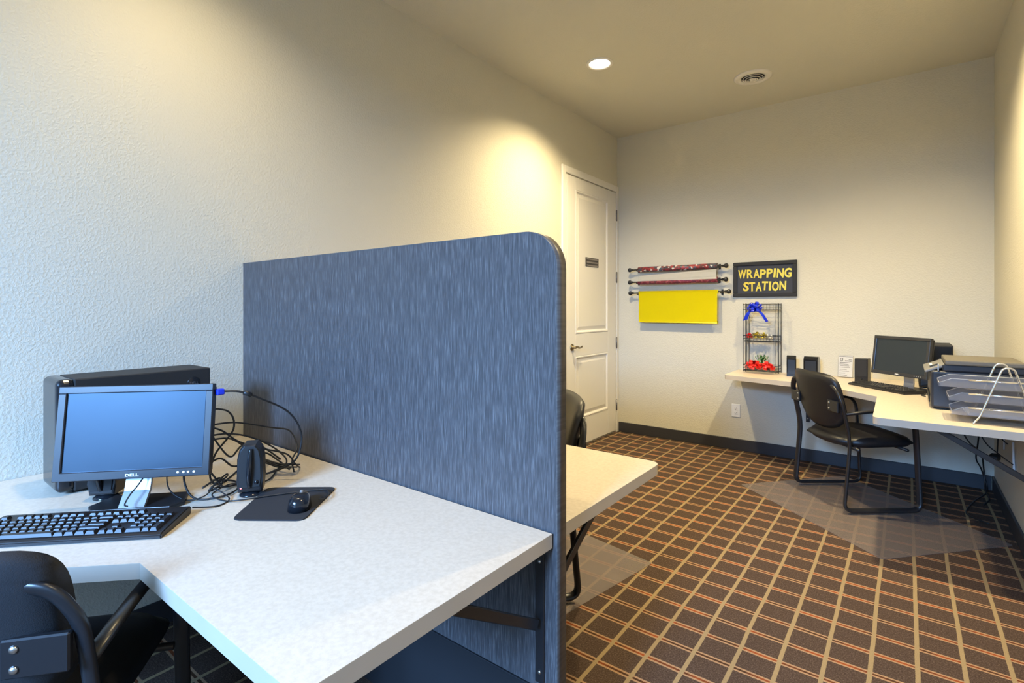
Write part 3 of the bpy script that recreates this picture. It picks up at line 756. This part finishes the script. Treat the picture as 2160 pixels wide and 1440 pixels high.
for k in range(7):
    a = k / 7 * 2 * math.pi
    bd.tube(smooth_path([(0.008 * math.cos(a) - .045, -0.05 + 0.008 * math.sin(a), 0.045), (0.005 * math.cos(a), 0.004 * math.sin(a), 0.016 + 0.005 * math.sin(a)), (0.02 * math.cos(a) + .02, 0.045 + 0.02 * math.sin(a), 0.006 + 0.004 * (k % 2))], 5), 0.0024, 6)
o = bd.build('cable_bundle', 'cable', None, loc=(0.672, 0.905, ZD + 0.02)); tag(o, 'bundle of cables tied together behind the red lit speaker', 'cable')

# ------------------------------------------------------------------ wrapping station on the back wall
sg = thing('framed_sign', (1.3915, YB, 1.517), 0, 'black framed sign with gold letters reading WRAPPING STATION', 'sign')
sw, sh = 0.252, 0.153
for a in ((-sw, sw, sh - .032, sh), (-sw, sw, -sh, -sh + .032), (-sw, -sw + .032, -sh + .032, sh - .032), (sw - .032, sw, -sh + .032, sh - .032)):
    MB().box(a[0], a[1], -0.022, -0.001, a[2], a[3], 0.004, 2).build('frame_rail', 'black_matte', sg)
M['slate'] = mat('slate_board', (0.03, 0.031, 0.04), 0.6)
MB().box(-sw + .03, sw - .03, -0.010, -0.002, -sh + .03, sh - .03).build('board', 'slate', sg)
def letters(txt, z, width, size, seed):
    random.seed(seed); n_ = len(txt)
    wd = {'W': 1.35, 'I': 0.55, 'G': 1.1, 'O': 1.1, 'N': 1.1}
    tot = sum(wd.get(ch, 1) for ch in txt); x = -width / 2
    for ch in txt:
        ww = wd.get(ch, 1) / tot * width
        me = text_mesh(ch, size, 0.002, 0.0035, 0.05)
        bb = [v_.co for v_ in me.vertices]; cx_ = (min(p.x for p in bb) + max(p.x for p in bb)) / 2; cy_ = (min(p.y for p in bb) + max(p.y for p in bb)) / 2
        fw = max(p.x for p in bb) - min(p.x for p in bb)
        sx_ = min(1.0, ww * 0.96 / fw)
        lt = link('letter', me, 'gold', sg)
        lt.matrix_local = Matrix.Translation((x + ww / 2, -0.0125, z + random.uniform(-.003, .003))) @ Matrix.Rotation(math.pi / 2, 4, 'X') @ Matrix.Rotation(R(random.uniform(-3, 3)), 4, 'Z') @ Matrix.Diagonal((sx_, 1, 1, 1)) @ Matrix.Translation((-cx_, -cy_, 0))
        x += ww
letters('WRAPPING', 0.047, 0.425, 0.105, 5)
letters('STATION', -0.062, 0.345, 0.105, 9)

YRD = YB - 0.062
def rod(xa, xb, z, label):
    t = thing('wall_rod', ((xa + xb) / 2, YB, z), 0, label, 'curtain rod', 'wall rods holding wrapping paper')
    hl = (xb - xa) / 2
    MB().tube([(-hl, -0.062, 0), (hl, -0.062, 0)], 0.007, 10).build('rod', 'metal_black', t)
    for s_ in (-1, 1):
        MB().lathe([(0, 0.036), (0.012, 0.033), (0.020, 0.025), (0.022, 0.015), (0.018, 0.004), (0.010, -0.004), (0.010, -0.020), (0, -0.020)], 16, Matrix.Translation((s_ * hl, -0.062, 0)) @ Matrix.Rotation(s_ * math.pi / 2, 4, 'Y')).build('finial', 'metal_black', t)
        bx = s_ * (hl - 0.055)
        MB().box(bx - 0.010, bx + 0.010, -0.005, 0, -0.028, 0.022, 0.002, 1).tube([(bx, -0.003, -0.012), (bx, -0.045, -0.013), (bx, -0.062, -0.0105)], 0.0045, 8).build('bracket', 'metal_black', t)
    return t
rod(0.185, 1.075, 1.645, 'topmost black wall rod carrying the festive print roll')
rod(0.185, 1.072, 1.522, 'middle black wall rod carrying the maroon roll')
rod(0.190, 1.098, 1.414, 'lowest black wall rod carrying the yellow paper')
def roll(xa, xb, z, r, m, label):
    n = 20; b_ = MB(); L_ = xb - xa
    rings = []
    for (x, rr) in ((0, 0.0095), (0, r), (L_, r), (L_, 0.0095), (0, 0.0095)):
        rings.append([b_.bm.verts.new((x, rr * math.cos(2 * math.pi * k / n), rr * math.sin(2 * math.pi * k / n))) for k in range(n)])
    for A, B in zip(rings, rings[1:]):
        for k in range(n):
            f_ = b_.bm.faces.new((A[k], A[(k + 1) % n], B[(k + 1) % n], B[k])); f_.smooth = True
    t = thing('paper_roll', (xa, YRD, z), 0, label, 'wrapping paper', 'wrapping paper rolls')
    b_.build('rolled_paper', m, t); return t
r1 = roll(0.262, 1.018, 1.645, 0.026, 'festive', 'thin roll of red and white festive wrapping paper on the top rod')
r2 = roll(0.262, 1.018, 1.522, 0.026, 'maroon', 'roll of maroon patterned wrapping paper on the middle rod')
fl = MB()
NA = [(0.0, -0.0265, 0.006), (0.010, -0.032, 0.03), (0.026, -0.048, 0.058)]; NBp = [(0.756, -0.0265, 0.006), (0.750, -0.034, 0.045), (0.758, -0.046, 0.094)]
A = smooth_path(NA, 6); B = smooth_path(NBp, 6)
fl.strip(A, B)
bmesh.ops.solidify(fl.bm, geom=fl.bm.faces[:], thickness=0.0006)
fl.build('loose_flap', 'paper', r2)
r3 = roll(0.270, 1.022, 1.414, 0.018, 'yellow', 'bright yellow wrapping paper sheet hanging from the lowest rod')
sh_ = MB()
prof = [(-0.0186 * math.cos(R(a)), 0.0186 * math.sin(R(a))) for a in (140, 110, 80, 50, 20, 0)] + [(-0.0195, -0.06), (-0.021, -0.14), (-0.022, -0.23), (-0.020, -0.268), (-0.013, -0.284), (-0.002, -0.287), (0.008, -0.279), (0.010, -0.265)]
prof = [(p.x, p.y) for p in smooth_path([(a, b_, 0) for a, b_ in prof], 3)]
sh_.strip([(0.004, y, z) for y, z in prof], [(0.748, y, z) for y, z in prof])
bmesh.ops.solidify(sh_.bm, geom=sh_.bm.faces[:], thickness=0.0006)
sh_.build('hanging_sheet', 'yellow', r3)

# wire rack
rk = thing('wire_rack', (1.385, YB - 0.008, ZR), 0, 'grey three tier wire rack standing on the desk against the back wall', 'rack')
RW, RDp, RH = 0.138, 0.125, 0.585
for s_ in (-1, 1):
    for (dx, dy) in ((0, -0.002), (0.022, -0.002), (0, -RDp + 0.012), (0.024, -RDp - 0.004)):
        x = s_ * (RW - dx)
        MB().tube([(x, dy, 0), (x, dy, RH)], 0.0028, 6).build('post', 'rack', rk)
def tray_path(z, bulge): 
    return [(-RW, -0.002, z), (RW, -0.002, z), (RW, -RDp + 0.01, z)] + [(RW * math.cos(a) , -RDp + 0.01 - bulge * math.sin(a), z) for a in [math.pi * k / 12 for k in range(1, 12)]] + [(-RW, -RDp + 0.01, z), (-RW, -0.002, z)]
for zz in (0.012, 0.262, 0.532):
    sf = MB(); 
    for z2 in (zz, zz + 0.022, zz + 0.048): sf.tube(tray_path(z2, 0.02), 0.0026 if z2 != zz + .022 else 0.0016, 6)
    for k in range(11):
        x = -RW + 2 * RW * (k + 0.5) / 11; sf.tube([(x, -0.002, zz), (x, -RDp - 0.004, zz)], 0.0014, 5)
        sf.tube([(x, -RDp - 0.006, zz), (x, -RDp - 0.006, zz + 0.048)], 0.0013, 5)
    for k in range(4):
        y = -0.02 - k * 0.03; sf.tube([(-RW, y, zz), (RW, y, zz)], 0.0014, 5)
    sf.build('shelf', 'rack', rk)

def bow(loc, r, m, label, n=14, tails=0, seed=1, squash=0.8, width=0.012, cat='gift bow', extra=None):
    random.seed(seed); t = thing('gift_bow', loc, 0, label, cat, 'gift bows on the wire rack')
    def loop(d, up, ln, wd):
        d = d.normalized(); sd = d.cross(up); sd = sd.normalized() if sd.length > 1e-3 else Vector((1, 0, 0)); nn = sd.cross(d)
        P_ = []
        for k in range(13):
            a = -math.pi + 2 * math.pi * k / 12
            P_.append(d * (ln * (0.5 + 0.5 * math.cos(a))) + nn * (ln * 0.22 * math.sin(a)))
        return [p - sd * wd / 2 for p in P_], [p + sd * wd / 2 for p in P_]
    lb = MB()
    for k in range(n):
        a = 2 * math.pi * k * 0.381966 * 1.0 + random.uniform(-.2, .2); el = (k + 0.5) / n
        d = Vector((math.cos(a) * math.sqrt(1 - (el * .9) ** 2), -abs(math.sin(a)) * 0.55 * math.sqrt(1 - (el * .9) ** 2) - 0.25, (el * 2 - 1) * squash + 0.1))
        A_, B_ = loop(d, Vector((0.1, 0.2, 1)), r * random.uniform(.75, 1.05), width)
        lb.strip(A_, B_)
    lb.build('loops', m, t)
    MB().lathe([(0, 0.006), (0.006, 0.003), (0.007, 0), (0.004, -0.006), (0, -0.006)], 10).build('knot', m, t)
    for k in range(tails):
        s_ = (-1, 1)[k % 2]; e = Vector((s_ * r * random.uniform(.9, 1.3) + 0.01, -0.012, -r * random.uniform(1.3, 1.7)))
        mid = e * 0.5 + Vector((s_ * 0.01, -0.02, 0.01))
        A_ = smooth_path([(0, -0.005, 0), mid, e], 5)
        tl = MB().strip([p - Vector((width * .5, 0, 0)) for p in A_], [p + Vector((width * .5, 0, width * .3 if i == len(A_) - 1 else 0)) for i, p in enumerate(A_)])
        tl.build('tail', m, t)
    return t
YBk = YB - 0.008
bow((1.352, YBk - 0.168, ZR + 0.545), 0.070, 'blue_ribbon', 'shiny blue gift bow with tails clipped to the top of the wire rack', 18, 4, 4, 0.7, 0.024)
bow((1.285, YBk - 0.070, ZR + 0.305), 0.036, 'red_ribbon', 'small red gift bow on the middle rack shelf', 12, 0, 6, 0.8, 0.014)
bow((1.338, YBk - 0.070, ZR + 0.308), 0.042, 'gold_ribbon', 'larger gold gift bow on the middle rack shelf next to the red bow', 14, 0, 7, 0.8, 0.016)
bow((1.398, YBk - 0.070, ZR + 0.306), 0.040, 'gold_ribbon', 'gold gift bow on the middle rack shelf beside the white bow', 12, 0, 8, 0.8, 0.016)
bow((1.445, YBk - 0.066, ZR + 0.302), 0.032, 'white_ribbon', 'small white gift bow on the middle rack shelf', 10, 0, 10, 0.8, 0.014)
bow((1.345, YBk - 0.195, ZR + 0.060), 0.068, 'red_ribbon', 'left big red gift bow at the foot of the wire rack', 20, 0, 11, 0.5, 0.028)
bow((1.450, YBk - 0.190, ZR + 0.058), 0.066, 'red_ribbon', 'right big red gift bow at the foot of the wire rack', 20, 0, 12, 0.45, 0.028)
bow((1.392, YBk - 0.085, ZR + 0.100), 0.070, 'green_ribbon', 'dark green curled ribbon bow above the red bows', 18, 0, 13, 0.9, 0.007)

# clear plastic bags of ribbon hanging against the wall are too faint to read; none built
# outlet
ot = thing('wall_outlet', (1.158, YB, 0.351), 0, 'white duplex power outlet on the back wall under the desk', 'outlet')
MB().box(-0.036, 0.036, -0.006, 0, -0.058, 0.058, 0.003, 2).build('cover_plate', 'white_plastic', ot)
for zz in (-0.020, 0.020):
    rc = MB().box(-0.017, 0.017, -0.0085, -0.006, zz - 0.0145, zz + 0.0145, 0.001, 1).build('receptacle', 'white_plastic', ot)
    for x in (-0.0065, 0.0065): MB().box(x - 0.0015, x + 0.0015, -0.0092, -0.0085, zz - 0.002, zz + 0.008).build('slot', 'slot', rc)
    MB().lathe([(0, 0.0007), (0.003, 0.0007), (0.003, 0), (0, 0)], 10, Matrix.Translation((0, -0.0085, zz - 0.008)) @ Matrix.Rotation(math.pi / 2, 4, 'X')).build('ground_hole', 'slot', rc)
MB().lathe([(0, 0.0015), (0.003, 0.001), (0.0035, 0), (0, 0)], 10, Matrix.Translation((0, -0.006, 0)) @ Matrix.Rotation(math.pi / 2, 4, 'X')).build('screw', 'screw', ot)

# ------------------------------------------------------------------ things on the far desk
# two small black desk pieces, card holder
def make_accessory(x, y, rz, a, b_, h, label):
    t = thing('desk_accessory', (x, y, ZR), rz, label, 'desk accessory')  # plain black boxy accessory, its use unidentified
    YZ = Matrix(((0, 0, 1, 0), (1, 0, 0, 0), (0, 1, 0, 0), (0, 0, 0, 1)))
    pr = [(-b_ / 2, 0), (b_ / 2, 0), (b_ / 2, h * .55), (b_ * .35, h * .9), (b_ * .15, h), (-b_ * .3, h), (-b_ / 2, h * .86)]
    MB().prism(pr, -a / 2, a / 2, 0.004, 2, mtx=YZ).build('body', 'black_gloss', t)
    MB().box(-a * .38, a * .38, -b_ / 2 - 0.002, -b_ / 2, h * .12, h * .80, 0.0008, 1).build('front_panel', 'printer_body', t)
    return t
make_accessory(1.632, 4.66, R(8), 0.068, 0.09, 0.165, 'narrow black desk accessory behind the chair, nearer the wire rack')
make_accessory(1.775, 4.66, R(-4), 0.100, 0.10, 0.165, 'wider black desk accessory behind the chair, nearer the card holder')
ch_ = thing('card_holder', (1.985, 4.79, ZR), R(-8), 'clear upright holder with a small printed instruction card', 'card holder')
TI = Matrix.Translation((0, 0, 0.004)) @ Matrix.Rotation(R(-9), 4, 'X')
MB().box(-0.050, 0.050, -0.0035, -0.0015, 0, 0.172, 0, 1, TI).box(-0.050, 0.050, 0.0015, 0.003, 0, 0.172, 0, 1, TI).box(-0.050, 0.050, -0.01, 0.06, -0.004, -0.001).build('acrylic_stand', 'acrylic_clear', ch_)
cd_ = MB().box(-0.047, 0.047, -0.0008, 0.0008, 0.004, 0.168, 0, 1, TI).build('card', 'paper', ch_)
for (a, b_, z0_, z1_) in ((-.038, -.018, .146, .150), (-.038, -.018, .128, .132), (-.038, -.034, .128, .150), (-.022, -.018, .128, .150), (-.005, .04, .124, .131), (.02, .04, .136, .140),
    (-.04, .03, .112, .116), (-.04, .02, .100, .103), (-.035, .025, .088, .091), (-.04, .03, .076, .079), (-.04, .01, .058, .060), (-.04, .025, .046, .049), (-.04, .0, .030, .033), (-.04, .012, .014, .018), (-.047, .047, .160, .163)):
    MB().box(a, b_, -0.0013, -0.0008, z0_, z1_, 0, 1, TI).build('print_line', 'dark_ink', cd_)

# printer
pr_ = thing('printer', (2.47, 3.60, ZR), 0, 'bulky dark printer with a taupe lid on the right wall desk', 'printer')
PX, PY, PZ = 0.372, 0.43, 0.255
MB().box(0.0, PX, 0.0, PY, 0.006, PZ - 0.045, 0.014, 3).build('body', 'printer_body', pr_)
MB().box(0.05, PX, 0.003, PY - 0.003, PZ - 0.046, PZ - 0.012, 0.006, 2).build('scanner_deck', 'printer_body', pr_)
MB().prism([(0.062, -0.006), (PX, -0.006), (PX, PY - 0.03), (0.062, PY - 0.03)], PZ - 0.012, PZ + 0.014, 0.006, 2).build('scanner_lid', 'lid', pr_)
CPm = Matrix.Translation((0.0, 0.012, PZ - 0.052)) @ Matrix.Rotation(R(-24), 4, 'Y')
cp = MB().box(-0.022, 0.072, 0.0, PY - 0.07, 0.0, 0.014, 0.004, 2, CPm).build('control_panel', 'panel_grey', pr_)
MB().box(0.006, 0.05, 0.06, 0.14, 0.014, 0.0152, 0, 1, CPm).build('display', 'screen', cp)
for k in range(4): MB().box(0.01, 0.022, 0.17 + k * .03, 0.185 + k * .03, 0.014, 0.0158, 0.0005, 1, CPm).build('button', 'white_plastic', cp)
MB().box(-0.004, 0.0, 0.05, PY - 0.05, 0.03, 0.075, 0.0015, 1).build('paper_slot', 'slot', pr_)
MB().box(0.02, PX - 0.01, -0.002, 0.0, 0.19, 0.193).build('seam_line', 'slot', pr_)
MB().box(0.03, 0.036, -0.005, 0.004, PZ - 0.045, PZ - 0.010, 0.001, 1).build('lid_latch', 'silver', pr_)
for x in (0.03, PX - 0.06):
    for y in (0.03, PY - 0.06): MB().box(x, x + .03, y, y + .03, 0, 0.006).build('foot', 'black_matte', pr_)

# letter tray rack
lt_ = thing('letter_tray_stand', (2.66, 3.375, ZR), 0, 'three tier smoke acrylic letter trays on bent chrome wire legs', 'letter tray')
# local x along desk front, y depth
def a_frame(y):
    pts = [(-0.045, y - (0.025 if y < 0 else -0.025), 0.0035), (-0.022, y, 0.028), (0.060, y, 0.27), (0.098, y, 0.27), (0.168, y, 0.028), (0.185, y - (0.025 if y < 0 else -0.025), 0.0035)]
    MB().tube(fillet(pts, [0, 0.012, 0.05, 0.05, 0.012, 0], 6), 0.0042, 10).build('wire_leg', 'chrome', lt_)
a_frame(-0.112); a_frame(0.122)
TRAY_Z = (0.033, 0.100, 0.165); XO = (-0.118, -0.128, -0.165)
for z0_, xo in zip(TRAY_Z, XO):
    tr = MB(); xe = 0.184; ya, yb = -0.098, 0.108; hgt = 0.040
    tr.box(xo + 0.006, xe, ya, yb, z0_, z0_ + 0.0025)
    def side(y, t_):
        P_ = [(xo, z0_), (xe, z0_), (xe, z0_ + hgt), (xo + 0.045, z0_ + hgt), (xo - 0.002, z0_ + 0.016)]
        tr.prism(P_, y, y + t_, mtx=XZ)
    side(ya - 0.0025, 0.0025); side(yb, 0.0025)
    tr.box(xo - 0.002, xo + 0.0005, ya, yb, z0_, z0_ + 0.017)
    tray = tr.build('tray', 'acrylic', lt_)
    rm = MB()
    for y in (ya - 0.001, yb + 0.001): rm.tube(fillet([(xo - 0.001, y, z0_ + 0.017), (xo + 0.045, y, z0_ + hgt), (xe, y, z0_ + hgt)], [0, 0.004, 0], 3), 0.0016, 6)
    rm.tube([(xo - 0.001, ya, z0_ + 0.017), (xo - 0.001, yb, z0_ + 0.017)], 0.0016, 6)
    rm.build('rim', 'acrylic_rim', tray)
    for y in (ya - 0.0085, yb + 0.0085):
        MB().tube([(-0.058, y, z0_ + hgt - 0.002), (xe, y, z0_ + hgt - 0.002)], 0.0042, 8).build('side_rail', 'chrome', tray)
for k in range(3):
    o = MB().box(0, 0.215, 0, 0.185, 0, 0.004).build('paper_stack', 'paper', None, loc=(2.600 + 0.004 * k, 3.283 + 0.003 * k, ZR + 0.0356 + 0.0042 * k), rot=(0, 0, R(1.5 - k)))
    tag(o, ['bottom', 'middle', 'top'][k] + ' sheaf of white paper in the lowest letter tray', 'paper', 'papers in the lowest tray')

# cables under the far desk
zz = ZR - 0.04
def C2(p, r, l_, m='cable'): return cable(p, r, l_, m)
C2([(2.62, 4.05, zz), (2.63, 4.12, .55), (2.68, 4.35, .42), (2.76, 4.62, .30), (2.785, 4.74, .17), (2.79, 4.70, .04), (2.80, 4.60, .008), (2.76, 4.45, .008)], 0.0045, 'black power cord dropping from the far desk, crossing to the right in the corner')
C2([(2.72, 4.30, zz), (2.735, 4.40, .52), (2.74, 4.55, .38), (2.74, 4.66, .25), (2.775, 4.76, .16), (2.80, 4.72, .03), (2.72, 4.50, .008), (2.66, 4.20, .008), (2.75, 4.08, .008)], 0.0045, 'black power cord dropping from the far desk and looping out over the mat')
C2([(2.66, 3.95, zz), (2.69, 4.0, .58), (2.74, 4.1, .47), (2.80, 4.2, .40), (2.835, 3.95, .40)], 0.003, 'thin black cord sagging along the right wall below the far desk')
C2([(2.70, 4.1, zz), (2.72, 4.16, .6), (2.77, 4.18, .58), (2.81, 4.05, .60), (2.83, 3.9, .62)], 0.003, 'upper thin black cord tucked under the far desk')
C2([(2.75, 3.9, zz), (2.78, 3.97, .60), (2.80, 4.05, .52), (2.82, 4.0, .50)], 0.003, 'short black cord end dangling under the far desk')
pb = thing('power_adapter', (2.79, 4.26, 0.34), R(75), 'black power adapter hanging from its cord under the far desk', 'power adapter')
MB().box(-0.05, 0.05, -0.022, 0.022, 0, 0.036, 0.006, 2).build('brick', 'black_matte', pb)
MB().tube(smooth_path([(0.05, 0, 0.018), (0.09, 0, 0.05), (0.05, -0.01, 0.2), (0.02, -0.02, zz - 0.34)], 6), 0.003, 6).build('lead', 'cable', pb)
C2([(2.838, 4.30, .62), (2.84, 4.32, .50), (2.842, 4.34, .40)], 0.005, 'white cord hanging on the right wall, the farther one', 'cable_white')
C2([(2.838, 3.97, .52), (2.84, 3.97, .42), (2.842, 3.968, .36)], 0.006, 'white cord hanging on the right wall, the nearer one', 'cable_white')
# cables behind the far keyboard
C2([(2.42, 4.20, ZR + .004), (2.46, 4.16, ZR + .004), (2.44, 4.10, ZR + .004), (2.46, 4.06, ZR + .004)], 0.003, 'black cable lying between the far keyboard and the printer')
C2([(2.15, 4.62, ZR + .004), (2.24, 4.55, ZR + .004), (2.34, 4.50, ZR + .004), (2.42, 4.46, ZR + .004)], 0.0025, 'black cable running from the box speaker toward the dark monitor')
